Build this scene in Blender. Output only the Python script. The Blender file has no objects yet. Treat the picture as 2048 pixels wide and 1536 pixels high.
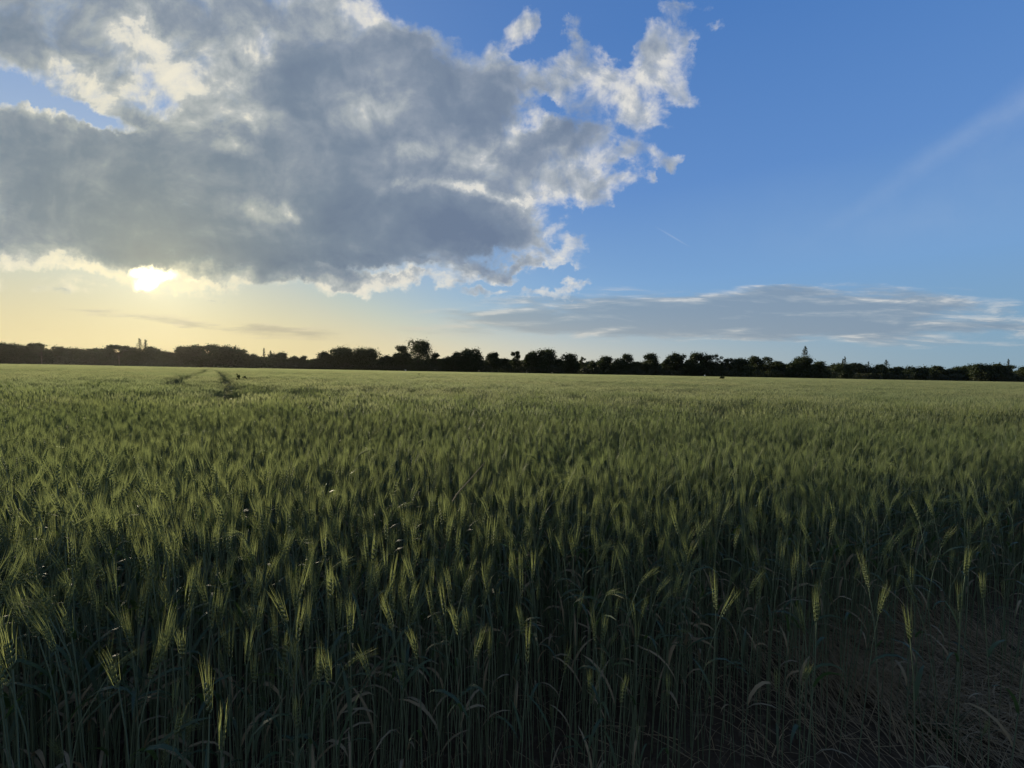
import bpy, math, random
import numpy as np
from mathutils import Vector, Matrix, noise as mnoise

sc = bpy.context.scene
COL = sc.collection
R = math.radians

# ------------------------------------------------------------------ camera
EYE = 1.5
FPX = 769.0                       # focal length in pixels of the 2048 px wide photograph
PITCH, ROLL = R(1.79), R(1.03)
fwd = Vector((0, math.cos(PITCH), -math.sin(PITCH)))
rt0 = Vector((1, 0, 0)); up0 = rt0.cross(fwd)
rt = rt0 * math.cos(ROLL) + up0 * math.sin(ROLL)
up = -rt0 * math.sin(ROLL) + up0 * math.cos(ROLL)
cam_d = bpy.data.cameras.new('camera'); cam = bpy.data.objects.new('camera', cam_d); COL.objects.link(cam)
cam_d.sensor_width = 36.0; cam_d.lens = 36.0 * FPX / 2048.0
cam_d.clip_start = 0.02; cam_d.clip_end = 5000
M = Matrix((rt, up, -fwd)).transposed().to_4x4(); M.translation = (0, 0, EYE)
cam.matrix_world = M
sc.camera = cam

def ray(px, py):
    return fwd + rt * ((px - 1024) / FPX) + up * ((768 - py) / FPX)
def uv(px, py):
    d = ray(px, py); return d.x / d.y, d.z / d.y

# ------------------------------------------------------------------ light, exposure
sd = ray(318, 552).normalized()                    # towards the sun
SUN_EL = math.asin(sd.z); SUN_AZ = math.atan2(sd.x, sd.y)
sun_d = bpy.data.lights.new('sun', 'SUN'); sun = bpy.data.objects.new('sun', sun_d); COL.objects.link(sun)
sun_d.energy = 5.0; sun_d.angle = R(2.5); sun_d.color = (1.0, 0.86, 0.62)
sun.rotation_euler = sd.to_track_quat('Z', 'Y').to_euler()
sun.location = (-30, 30, 12)
sc.view_settings.view_transform = 'Standard'; sc.view_settings.look = 'None'
sc.view_settings.exposure = 0.0; sc.view_settings.gamma = 1.0
sc.render.engine = 'CYCLES'
sc.cycles.use_denoising = True
sc.cycles.max_bounces = 6; sc.cycles.transmission_bounces = 4; sc.cycles.diffuse_bounces = 3; sc.cycles.glossy_bounces = 2
sc.cycles.transparent_max_bounces = 4
sc.cycles.sample_clamp_indirect = 4.0

# ------------------------------------------------------------------ sky
world = bpy.data.worlds.new('World'); sc.world = world; world.use_nodes = True
nt = world.node_tree; nt.nodes.clear(); L = nt.links

class N:
    """small wrapper to write node graphs as expressions"""
    def __init__(s, tree): s.t = tree
    def put(s, sock, v):
        if isinstance(v, bpy.types.NodeSocket): s.t.links.new(v, sock)
        elif v is not None: sock.default_value = v
    def m(s, op, a, b=None, c=None, clamp=False):
        n = s.t.nodes.new('ShaderNodeMath'); n.operation = op; n.use_clamp = clamp
        for i, v in enumerate((a, b, c)):
            if v is not None: s.put(n.inputs[i], v)
        return n.outputs[0]
    def v(s, op, a, b=None, scale=None):
        n = s.t.nodes.new('ShaderNodeVectorMath'); n.operation = op
        s.put(n.inputs[0], a)
        if b is not None: s.put(n.inputs[1], b)
        if scale is not None: s.put(n.inputs['Scale'], scale)
        return n.outputs['Value'] if op in ('DOT_PRODUCT', 'LENGTH') else n.outputs[0]
    def xyz(s, a):
        n = s.t.nodes.new('ShaderNodeSeparateXYZ'); s.put(n.inputs[0], a); return n.outputs
    def comb(s, x, y, z):
        n = s.t.nodes.new('ShaderNodeCombineXYZ')
        for i, q in enumerate((x, y, z)): s.put(n.inputs[i], q)
        return n.outputs[0]
    def noise(s, vec, scale, detail=6, rough=0.55, dist=0.0, color=False, lac=2.0):
        n = s.t.nodes.new('ShaderNodeTexNoise'); s.put(n.inputs['Vector'], vec)
        n.inputs['Scale'].default_value = scale; n.inputs['Detail'].default_value = detail
        n.inputs['Roughness'].default_value = rough; n.inputs['Distortion'].default_value = dist
        n.inputs['Lacunarity'].default_value = lac
        return n.outputs['Color' if color else 'Fac']
    def step(s, x, a, b, lo=0.0, hi=1.0, smooth=True):
        n = s.t.nodes.new('ShaderNodeMapRange'); n.interpolation_type = 'SMOOTHSTEP' if smooth else 'LINEAR'
        s.put(n.inputs['Value'], x)
        for k, q in (('From Min', a), ('From Max', b), ('To Min', lo), ('To Max', hi)): s.put(n.inputs[k], q)
        return n.outputs[0]
    def mix(s, f, a, b, mode='MIX'):
        n = s.t.nodes.new('ShaderNodeMix'); n.data_type = 'RGBA'; n.blend_type = mode
        s.put(n.inputs[0], f)
        for i, q in ((6, a), (7, b)):
            if isinstance(q, tuple) and len(q) == 3: q = q + (1.0,)
            s.put(n.inputs[i], q)
        return n.outputs[2]
    def ramp(s, f, stops):
        n = s.t.nodes.new('ShaderNodeValToRGB'); s.put(n.inputs[0], f)
        e = n.color_ramp.elements
        while len(e) < len(stops): e.new(0.5)
        for q, (p, c) in zip(e, stops): q.position = p; q.color = tuple(c) + (1.0,)
        return n.outputs[0]
    def blobs(s, vec, table):
        """sum of soft ellipses; px, py, half width, half height (photo pixels), tilt in degrees, weight"""
        acc = None
        for (px, py, rx, ry, ang, w) in table:
            mp = s.t.nodes.new('ShaderNodeMapping'); mp.vector_type = 'TEXTURE'
            L_ = uv(px, py)
            mp.inputs['Location'].default_value = (L_[0], L_[1], 0)
            mp.inputs['Rotation'].default_value = (0, 0, R(ang) - ROLL)
            mp.inputs['Scale'].default_value = (1.75 * rx / FPX, 1.75 * ry / FPX, 1)
            s.put(mp.inputs['Vector'], vec)
            g = s.t.nodes.new('ShaderNodeTexGradient'); g.gradient_type = 'SPHERICAL'
            s.t.links.new(mp.outputs[0], g.inputs[0])
            acc = s.m('MULTIPLY_ADD', g.outputs['Fac'], float(w), acc if acc is not None else 0.0)
        return acc

W = N(nt)
tc = nt.nodes.new('ShaderNodeTexCoord').outputs['Generated']
dx, dy, dz = W.xyz(tc)
yc = W.m('MAXIMUM', dy, 0.12)
U = W.m('DIVIDE', dx, yc); V = W.m('DIVIDE', dz, yc)
front = W.step(dy, 0.18, 0.36)
UV = W.comb(U, V, 0.0)
zc = W.m('ADD', W.m('MAXIMUM', dz, 0.0), 0.16)
P = W.comb(W.m('DIVIDE', dx, zc), W.m('DIVIDE', dy, zc), 0.0)      # where the ray meets the cloud ceiling

#   px    py   rx   ry  tilt weight -- the big cloud bank and its ragged edge
CLOUD = [
 (150, 385, 420, 135,  -3, 1.3), (560, 420, 380, 110,  -2, 1.4), (830, 425, 240,  66,  -4, 1.2), (300, 470, 380, 50, -4, 1.0),
 (480, 505, 240, 28, -5, .8), (60, 480, 160, 34, -2, .8), (760, 485, 160, 24, 2, .8),
 (925, 432, 95,  56, -8, .75), (80, 300, 170, 75, -12, .9), (330, 330, 260, 90,  0, .9),
 (700, 290, 330, 110,  4, 1.3), (970, 310, 200,  62, 14, 1.0), (1150, 285, 110, 44, 25, .8),
 (690, 130, 200, 150,  0, 1.3), (870, 140, 130, 110,  0, 1.0), (980, 210, 80, 50, 10, .6), (560, 230, 160, 90, 0, .9),
 (180,  30, 330,  90, -10, 1.2), (420, 90, 220, 110, -25, 1.1), (60, 110, 180, 50, -14, .8), (600, 20, 240, 60, 0, .6), (180,170,100,50,-30,.6),
 (1022, 50, 40, 56, -30, 1.0), (1058, 50, 22, 26, 60, .5), (1162, 66, 22, 34, 10, .75),
 (1165, 140, 80, 46, -15, 1.1), (1225, 155, 40, 34, 0, .45), (1318, 70, 46, 60, -15, 1.0), (1325, 145, 58, 56, 10, 1.0), (1378, 188, 44, 24, -30, .85),
 (1282, 228, 70, 22, -18, .75), (1270, 175, 26, 34, 0, .4), (1065, 170, 70, 34, 20, .5), (1428, 45, 26, 13, -10, .75), (1385, 0, 60, 16, 0, .8), (1380, 60, 15, 32, 0, .55), (1090,40,16,24,20,.4),
 (1292, 305, 36, 26, -35, .95), (1330, 330, 13, 15, 0, .7), (1353, 311, 18, 11, 0, .7), (1250, 298, 34, 12, 10, .5),
 (1185, 360, 64, 34, 10, 1.25), (1188, 392, 24, 24, 20, .7), (1060, 385, 70, 34, -10, .6), (1287, 368, 11, 11, 0, .6),
 (1045, 462, 30, 26, -40, .55), (1085, 492, 34, 12, -30, .6), (1140, 505, 30, 9, 10, .6), (1165, 490, 22, 28, 40, .6), (1100, 532, 76, 14, 14, .72), (1145, 572, 56, 13, 8, .75), (1075, 580, 60, 11, 6, .75), (1242, 482, 12, 10, 50, .75),
 (960, 581, 38, 9, 6, .75), (1010, 548, 70, 11, 4, .65),
 (730, 556, 85, 18, -2, .95), (675, 572, 48, 11, 20, .9), (860, 550, 70, 14, 0, .8), (990,535,120,12,0,.4),
 (60, 516, 120, 10, -6, .65), (200, 532, 110, 10, -10, .7), (395, 550, 60, 12, 5, .75), (320, 552, 50, 12, 0, .4), (500, 556, 40, 9, 8, .6), (620, 545, 50, 10, 10, .6),
]
#   blue gaps in the bank
GAP = [
 (60, 192, 120, 15, -14, .75), (190, 228, 80, 13, -10, .75), (285, 165, 36, 24, -40, .5), (330, 205, 30, 20, 10, .5), (20, 180, 80, 24, 0, .4),
 (780, 10, 70, 30, 0, .25), (960, 60, 60, 60, 0, .8), (1060, 225, 40, 24, 0, .5), (520, 70, 20, 34, 20, .2), (880, 15, 90, 30, 0, .9), (1165, 455, 60, 40, -10, .6), (1060, 548, 100, 6, 8, .4), (1190, 515, 40, 18, 0, .4), (1105, 212, 60, 12, -15, .45), (1222, 335, 22, 14, 0, .4), (1245, 262, 20, 12, 0, .3), (1215, 215, 20, 26, -30, .35), (1095, 85, 36, 44, 0, .7), (1245, 80, 26, 56, 10, .75), (1300, 10, 60, 12, 0, .4),
 (1360,110,14,40,0,.2), (560,585,60,14,0,.3), (820, 600, 200, 14, 0, .35), (760, 537, 130, 6, -2, .5), (1045, 125, 40, 18, -40, .45), (1060, 20, 20, 40, 0, .3), (1060, 558, 60, 5, 8, .35), (1010, 566, 60, 6, 4, .4), (1185, 545, 24, 10, 0, .3), (1000, 520, 60, 8, 0, .3), (620, 575, 40, 12, 0, .3),
]
#   thin sunlit places inside the bank (positive) and extra thick ones (negative)
THIN = [
 (175, 180, 70, 34, -35, .62), (110, 130, 60, 16, -24, .4), (330, 110, 80, 26, -45, .62), (270, 75, 50, 26, -30, .5), (500, 90, 34, 60, 15, .65), (270, 150, 40, 26, -30, .35), (360, 160, 30, 20, -40, .4), (430,140,30,30,0,.3),
 (485, 295, 32, 16, -10, .7), (505, 240, 50, 26, -10, .35), (510, 425, 55, 22, -5, .6), (580, 432, 24, 10, 0, .4),
 (800, 210, 60, 34, 0, .35), (940, 205, 40, 26, 0, .35), (700, 205, 40, 24, 0, .22), (850, 290, 70, 20, 15, .3), (950, 300, 70, 16, 34, .3), (1070, 245, 90, 20, 40, .5), (1000, 290, 80, 14, 38, .3), (1130, 330, 70, 12, 24, .3), (1110, 290, 60, 10, 40, .35),
 (985, 388, 90, 10, -10, .7), (890, 372, 80, 9, 2, .45), (1065, 400, 50, 24, 0, .5), (780, 380, 30, 12, 20, .4), (840,300,40,14,-10,.3),
 (770, 35, 40, 26, -40, .55), (690, 30, 50, 40, 0, .25), (1170, 150, 90, 60, 0, .4), (1320, 190, 90, 60, 0, .4), (1180, 360, 70, 50, 0, .3), (1115, 540, 110, 44, 0, .75), (1090, 470, 40, 30, 0, .4), (1130, 275, 90, 44, 30, -.45), (1000, 240, 60, 40, 0, -.3), (730,560,100,30,0,.9), (880,552,90,18,0,.7),
 (100, 530, 140, 18, -8, .8), (230, 545, 90, 18, -12, .9), (390, 555, 80, 22, 0, .9), (1022,50,60,60,0,.4), (80,225,110,10,-8,.35),
 (600, 525, 330, 24, -2, -.45), (980, 495, 90, 36, -20, -.4), (640, 130, 60, 90, 0, -.25), (880, 150, 90, 90, 0, -.3), (850, 480, 200, 60, 0, -.35), (350, 430, 260, 60, 0, -.2), (560,200,70,60,0,-.2), (60,60,120,40,-10,-.2), (330,30,160,26,-10,-.25), (1150,230,60,24,0,-.2),
]
#   flat low cloud near the horizon
LOW = [
 (1500, 625, 330, 40, 1, 1.2), (1760, 617, 220, 38, 4, 1.05), (1250, 640, 300, 30, 2, .9), (1150, 660, 260, 16, 0, .7), (1650, 660, 330, 16, 1, .7), (1480, 600, 90, 18, 6, .6),
 (1250, 610, 90, 14, 4, .6), (1880, 602, 70, 10, -4, .4), (2010, 655, 90, 14, 3, .9), (1900, 690, 260, 10, 0, .5),
 (1000, 635, 140, 9, 0, .55), (610, 667, 130, 14, 0, .85), (520, 655, 60, 6, 0, .6), (280, 637, 120, 7, -4, .75), (190, 617, 60, 5, 0, .75), (480, 620, 40, 5, 0, .55), (420, 655, 100, 8, -6, .6), (100, 660, 130, 9, 0, .4), (800,660,120,10,0,.4),
 (1010,600,120,9,2,.5), (1560,585,60,10,0,.6),
]
wn1 = W.v('SUBTRACT', W.noise(UV, 3.2, 5, .6, color=True), (0.5, 0.5, 0.5))
wn2 = W.v('SUBTRACT', W.noise(UV, 13.0, 5, .65, color=True), (0.5, 0.5, 0.5))
warp = W.v('ADD', W.v('SCALE', wn1, scale=0.13), W.v('SCALE', wn2, scale=0.10))
UVw = W.v('ADD', UV, warp)
D0 = W.m('MULTIPLY', W.blobs(UVw, CLOUD), front)
D0 = W.m('MULTIPLY_ADD', W.m('EXPONENT', W.m('MULTIPLY', D0, -1.15)), -1.25, 1.25)
D0 = W.m('SUBTRACT', D0, W.blobs(UVw, GAP))
# billow detail: stretched like a ceiling seen from below
fb = W.noise(P, 1.5, 9, .62, .25)
fb2 = W.noise(UV, 9.0, 8, .62, .3)
bil = W.m('SUBTRACT', W.m('MULTIPLY_ADD', fb, 0.55, W.m('MULTIPLY', fb2, 0.45)), 0.5)
gate = W.step(D0, 0.05, 0.45)
D = W.m('MULTIPLY_ADD', W.m('MULTIPLY', bil, W.step(D0, 0.3, 0.9, 4.2, 2.6)), gate, D0)
alpha = W.step(D, 0.34, 1.0)
thin = W.blobs(W.v('ADD', UV, W.v('SCALE', warp, scale=0.8)), THIN)
# relief: noise against itself a little nearer to the sun
su, sv = sd.x / sd.y, sd.z / sd.y
tosun = W.v('NORMALIZE', W.v('SUBTRACT', (su, sv, 0.0), UV))
fbs = W.noise(W.v('ADD', UV, W.v('SCALE', tosun, scale=0.022)), 9.0, 5, .58, .3)
fbr = W.noise(UV, 9.0, 5, .58, .3)
relief = W.m('SUBTRACT', fbr, fbs)
big = W.m('SUBTRACT', W.noise(W.comb(W.m('MULTIPLY', U, 0.55), W.m('ADD', V, W.m('MULTIPLY', U, -0.12)), 0.3), 4.2, 6, .55, .5), 0.5)
Ts = W.m('MULTIPLY_ADD', bil, 2.0, W.m('ADD', D0, 0.12))
Tm = W.step(D, 0.75, 1.25)
Tb = W.m('ADD', W.m('MULTIPLY', D, W.m('SUBTRACT', 1.0, Tm)), W.m('MULTIPLY', Ts, Tm))
T = W.m('SUBTRACT', W.m('MULTIPLY_ADD', big, 1.5, Tb), W.m('MULTIPLY', thin, W.m('MULTIPLY_ADD', bil, 2.2, 1.05)))
T = W.m('MULTIPLY_ADD', W.m('MULTIPLY', relief, W.step(T, 0.5, 1.5, 1.0, 0.55)), -2.8, T)
ccol = W.ramp(W.m('DIVIDE', T, 2.4), [
 (0.00, (.80, .78, .73)), (0.17, (.70, .70, .69)), (0.26, (.46, .50, .56)), (0.36, (.35, .40, .47)), (0.47, (.255, .31, .41)), (0.60, (.19, .25, .355)), (0.80, (.15, .205, .315))])
# sun glow
cosang = W.v('DOT_PRODUCT', W.v('NORMALIZE', tc), tuple(sd))
ang = W.m('ARCCOSINE', W.m('MINIMUM', cosang, 1.0))
glow = W.m('EXPONENT', W.m('MULTIPLY', ang, -3.0))
glow2 = W.m('EXPONENT', W.m('MULTIPLY', ang, -16.0))
ccol = W.mix(W.m('MULTIPLY', glow, 0.9, clamp=True), ccol, W.mix(1.0, ccol, (1.15, 1.06, .70), 'MULTIPLY'))
# clear sky
st = nt.nodes.new('ShaderNodeTexSky'); st.sky_type = 'NISHITA'; st.sun_disc = False
st.sun_elevation = SUN_EL; st.sun_rotation = SUN_AZ
st.air_density = 1.0; st.dust_density = 0.3; st.ozone_density = 3.0; st.altitude = 100
SKY_S = 0.10
world.cycles.sampling_method = 'MANUAL'; world.cycles.sample_map_resolution = 256
el = W.m('ARCSINE', W.m('MAXIMUM', W.xyz(W.v('NORMALIZE', tc))[2], 0.0))
flat = W.v('NORMALIZE', W.v('MULTIPLY', tc, (1, 1, 0)))
daz = W.m('ARCCOSINE', W.m('MINIMUM', W.v('DOT_PRODUCT', flat, (math.sin(SUN_AZ), math.cos(SUN_AZ), 0.0)), 1.0))
blue = W.ramp(W.m('DIVIDE', el, 1.0), [
 (0.00, (.235, .345, .43)), (0.10, (.19, .34, .50)), (0.22, (.17, .335, .60)), (0.42, (.105, .245, .555)), (0.7, (.06, .18, .48)), (1.0, (.045, .14, .41))])
warmf = W.m('MULTIPLY', W.step(daz, 0.4, 1.8, 1.0, 0.0), W.m('EXPONENT', W.m('MULTIPLY', W.m('POWER', W.m('DIVIDE', el, W.step(daz, 0.0, 1.3, 0.27, 0.15)), 2.0), -1.0)), clamp=True)
warmc = W.mix(W.step(daz, 0.1, 0.95), W.mix(W.step(el, 0.03, 0.2), (.735, .61, .30), (.64, .62, .40)), W.mix(W.step(el, 0.03, 0.2), (.68, .62, .48), (.42, .57, .65)))
clear = W.mix(warmf, blue, warmc)
clear = W.v('ADD', clear, W.v('SCALE', W.v('MINIMUM', st.outputs[0], (6.0, 6.0, 6.0)), scale=SKY_S * 0.10))
clear = W.v('ADD', clear, W.v('SCALE', (1.0, .88, .50), scale=W.m('MULTIPLY', glow2, 0.22)))
# flat low cloud, drawn out along the horizon
Pl = W.comb(W.m('MULTIPLY', U, 2.2), W.m('MULTIPLY', V, 15.0), 0.7)
ln = W.noise(Pl, 1.6, 8, .6, .3)
lw = W.v('MULTIPLY', W.v('SUBTRACT', W.noise(Pl, 2.0, 5, .6, color=True), (.5, .5, .5)), (0.16, 0.045, 0.0))
DL = W.m('MULTIPLY', W.blobs(W.v('ADD', UV, lw), LOW), front)
gl = W.step(DL, 0.05, 0.4)
DL = W.m('MULTIPLY_ADD', W.m('MULTIPLY', W.m('SUBTRACT', ln, 0.5), 3.2), gl, DL)
aL = W.m('MULTIPLY', W.step(DL, 0.25, 1.25), 0.75)
lshade = W.m('SUBTRACT', ln, W.noise(W.v('ADD', Pl, (-0.05, 0.16, 0.0)), 1.6, 8, .6, .3))
lcold = W.ramp(W.m('MULTIPLY_ADD', lshade, -4.6, W.m('MULTIPLY', DL, 0.62)), [(0.15, (.70, .68, .64)), (0.45, (.38, .42, .46)), (0.7, (.28, .34, .41)), (1.0, (.225, .29, .375))])
lcol = W.mix(W.m('MULTIPLY', warmf, 0.85, clamp=True), lcold, W.mix(0.75, lcold, W.mix(1.0, warmc, (.86, .80, .74), 'MULTIPLY')))
clear = W.mix(W.m('MULTIPLY', W.m('MULTIPLY', glow, W.step(el, 0.16, 0.32)), 0.8, clamp=True), clear, (.52, .62, .72))
full = W.mix(aL, clear, lcol)
full = W.mix(alpha, full, ccol)
# thin veil of high ice cloud to the right
ci = W.blobs(W.v('ADD', UV, W.v('SCALE', wn1, scale=0.05)), [(1890, 300, 200, 16, 36, .5), (2060, 190, 120, 30, 40, .6), (1980, 330, 160, 60, 25, .35), (1850, 450, 240, 40, 10, .3), (1560, 430, 200, 60, 10, .2)])
trail = W.blobs(UV, [(1346, 474, 26, 1.3, -28, 1.0)])
full = W.mix(W.m('MULTIPLY', trail, 0.2, clamp=True), full, (.62, .68, .78))
full = W.mix(W.m('MULTIPLY', ci, W.m('MULTIPLY', fb2, 0.5), clamp=True), full, (.42, .52, .68))
# the sun itself, burning through the torn lower edge of the bank
suncore = W.m('MULTIPLY', W.blobs(W.v('ADD', UV, W.v('SCALE', wn2, scale=0.06)), [(305, 550, 34, 15, 4, 1.2), (290, 574, 26, 9, 0, .8), (385, 556, 50, 12, 4, .45), (262, 540, 26, 10, 10, .4)]), 1.0)
full = W.v('ADD', full, W.v('SCALE', (1.0, .86, .52), scale=W.m('MULTIPLY', W.step(suncore, 0.3, 1.1), 2.4)))
full = W.v('ADD', full, W.v('SCALE', (1.0, .84, .45), scale=W.m('MULTIPLY', W.m('EXPONENT', W.m('MULTIPLY', ang, -11.0)), 0.24)))
# grey added to the unseen sky behind the camera, setting foreground fill
full = W.mix(W.step(dy, -0.35, 0.3, 0.8, 0.0), full, (.20, .20, .19))
bg = nt.nodes.new('ShaderNodeBackground'); bg.inputs['Strength'].default_value = SKY_S
L.new(W.v('SCALE', full, scale=1.0 / SKY_S), bg.inputs['Color'])
out = nt.nodes.new('ShaderNodeOutputWorld'); L.new(bg.outputs[0], out.inputs[0])

# ------------------------------------------------------------------ helpers
class MB:
    """collects vertices and faces for one mesh"""
    def __init__(s): s.v = []; s.f = []; s.mi = []; s.n = 0
    def add(s, v, f, mi=0):
        v = np.asarray(v, float); s.v.append(v)
        s.f.append(np.asarray(f, int) + s.n); s.mi.append(np.full(len(f), mi)); s.n += len(v)
    def merge(s, o, offset=(0, 0, 0), rz=0.0, sc_=1.0):
        c, q = math.cos(rz), math.sin(rz)
        Rm = np.array([[c, q, 0], [-q, c, 0], [0, 0, 1]])
        for v, f, mi in o.chunks():
            s.v.append(v @ Rm * sc_ + np.asarray(offset)); s.f.append(f + s.n); s.mi.append(mi)
        s.n += o.n
    def chunks(s):
        V = np.concatenate(s.v)
        base = 0
        for i, (f, mi) in enumerate(zip(s.f, s.mi)):
            yield (V if i == 0 else np.zeros((0, 3))), f, mi
    def mesh(s, name, mats):
        me = bpy.data.meshes.new(name)
        V = np.concatenate(s.v).astype(np.float32)
        me.vertices.add(len(V)); me.vertices.foreach_set('co', V.ravel())
        counts = np.concatenate([np.full(len(f), f.shape[1]) for f in s.f if len(f)])
        loops = np.concatenate([f.ravel() for f in s.f if len(f)]).astype(np.int32)
        starts = np.concatenate([[0], np.cumsum(counts)[:-1]]).astype(np.int32)
        me.loops.add(len(loops)); me.loops.foreach_set('vertex_index', loops)
        me.polygons.add(len(counts)); me.polygons.foreach_set('loop_start', starts)
        me.polygons.foreach_set('material_index', np.concatenate(s.mi).astype(np.int32))
        for m in mats: me.materials.append(m)
        me.update(calc_edges=True); me.validate()
        return me

def link(name, data, parent=None, loc=None):
    o = bpy.data.objects.new(name, data); COL.objects.link(o)
    if parent is not None: o.parent = parent
    if loc is not None: o.location = loc
    return o
def tag(o, label=None, cat=None, group=None, kind=None):
    for k, v in (('label', label), ('category', cat), ('group', group), ('kind', kind)):
        if v: o[k] = v
    return o

def unit(a): return a / (np.linalg.norm(a, axis=-1, keepdims=True) + 1e-12)
def tube(mb, pts, rad, sides=5, mi=0, cap=False):
    pts = np.asarray(pts, float); n = len(pts)
    t = unit(np.gradient(pts, axis=0))
    ref = np.array([0.0, 1.0, 0.0]) if abs(t[:, 1]).max() < .9 else np.array([1.0, 0, 0])
    a = unit(np.cross(t, ref)); b = np.cross(t, a)
    th = np.arange(sides) * 2 * math.pi / sides
    rad = np.broadcast_to(np.asarray(rad, float), (n,))
    v = pts[:, None] + rad[:, None, None] * (np.cos(th)[None, :, None] * a[:, None] + np.sin(th)[None, :, None] * b[:, None])
    i = np.arange(n - 1)[:, None] * sides; j = np.arange(sides)[None]; j2 = (j + 1) % sides
    f = np.stack([i + j, i + j2, i + sides + j2, i + sides + j], -1).reshape(-1, 4)
    mb.add(v.reshape(-1, 3), f, mi)

def material(name, build):
    m = bpy.data.materials.new(name); m.use_nodes = True
    t = m.node_tree; t.nodes.clear()
    o = t.nodes.new('ShaderNodeOutputMaterial'); n = N(t)
    t.links.new(build(n, t), o.inputs['Surface'])
    return m
def principled(n, t, col, rough=0.6, spec=0.3, normal=None):
    p = t.nodes.new('ShaderNodeBsdfPrincipled')
    n.put(p.inputs['Base Color'], col if not isinstance(col, tuple) else col + (1.0,))
    n.put(p.inputs['Roughness'], rough); n.put(p.inputs['Specular IOR Level'], spec)
    if normal is not None: n.put(p.inputs['Normal'], normal)
    return p.outputs[0]
def leafy(c1, c2, trans, tcol, rough=0.55, spec=0.3, scale=0.8, patch=0.0):
    """leaf or straw: reflects and lets light through; colour drifts from plant to plant"""
    def b(n, t):
        oi = t.nodes.new('ShaderNodeObjectInfo'); g = t.nodes.new('ShaderNodeNewGeometry')
        f = n.m('MULTIPLY_ADD', oi.outputs['Random'], 0.55, n.m('MULTIPLY', n.noise(g.outputs['Position'], scale, 3, .6), 0.45))
        col = n.mix(f, c1, c2)
        tc_ = n.mix(f, tuple(x * .8 for x in tcol), tuple(min(1, x * 1.2) for x in tcol))
        if patch:
            pf = n.step(n.noise(n.v('MULTIPLY', g.outputs['Position'], (0.35, 0.8, 0)), 0.35, 3, .6), .35, .65)
            col = n.mix(n.m('MULTIPLY', pf, patch), col, n.mix(1.0, col, (.62, .78, .70), 'MULTIPLY'))
            tc_ = n.mix(n.m('MULTIPLY', pf, patch), tc_, n.mix(1.0, tc_, (.62, .78, .70), 'MULTIPLY'))
        p = principled(n, t, col, rough, spec)
        tr = t.nodes.new('ShaderNodeBsdfTranslucent'); n.put(tr.inputs['Color'], tc_)
        mx = t.nodes.new('ShaderNodeMixShader'); mx.inputs[0].default_value = trans
        t.links.new(p, mx.inputs[1]); t.links.new(tr.outputs[0], mx.inputs[2])
        return mx.outputs[0]
    return b

M_LEAF = material('tree_foliage', leafy((.030, .044, .020), (.055, .070, .028), .22, (.06, .085, .02), .6, .2, .25))
M_LEAF_P = material('poplar_foliage', leafy((.040, .055, .030), (.06, .078, .036), .25, (.07, .09, .03), .6, .2, .25))
M_BARK = material('dark_bark', lambda n, t: principled(n, t, n.mix(n.noise(t.nodes.new('ShaderNodeTexCoord').outputs['Object'], 6, 4), (.05, .042, .033), (.11, .095, .075)), .9, .1))
M_BARKP = material('pale_bark', lambda n, t: principled(n, t, n.mix(n.noise(t.nodes.new('ShaderNodeTexCoord').outputs['Object'], 5, 4), (.13, .125, .10), (.24, .225, .18)), .9, .1))
M_BUSH = material('bush_foliage', leafy((.035, .046, .024), (.075, .085, .045), .2, (.06, .08, .025), .6, .2, .4))

def leaf_cards(mb, P_, size, rng, flat=0.0):
    """one small bent leaf clump at every point"""
    n = len(P_)
    a = unit(rng.normal(size=(n, 3))); b = unit(np.cross(a, rng.normal(size=(n, 3))))
    if flat: a[:, 2] *= (1 - flat); b[:, 2] *= (1 - flat)
    s1 = (size * rng.uniform(.6, 1.3, n))[:, None]; s2 = s1 * rng.uniform(.35, .8, n)[:, None]
    c = np.cross(a, b) * s1 * .25
    v = np.stack([P_ - a * s1, P_ - b * s2 + c, P_ + a * s1, P_ + b * s2 + c], 1).reshape(-1, 3)
    f = np.arange(n)[:, None] * 4 + np.array([[0, 1, 2, 3]])
    mb.add(v, f)

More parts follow.
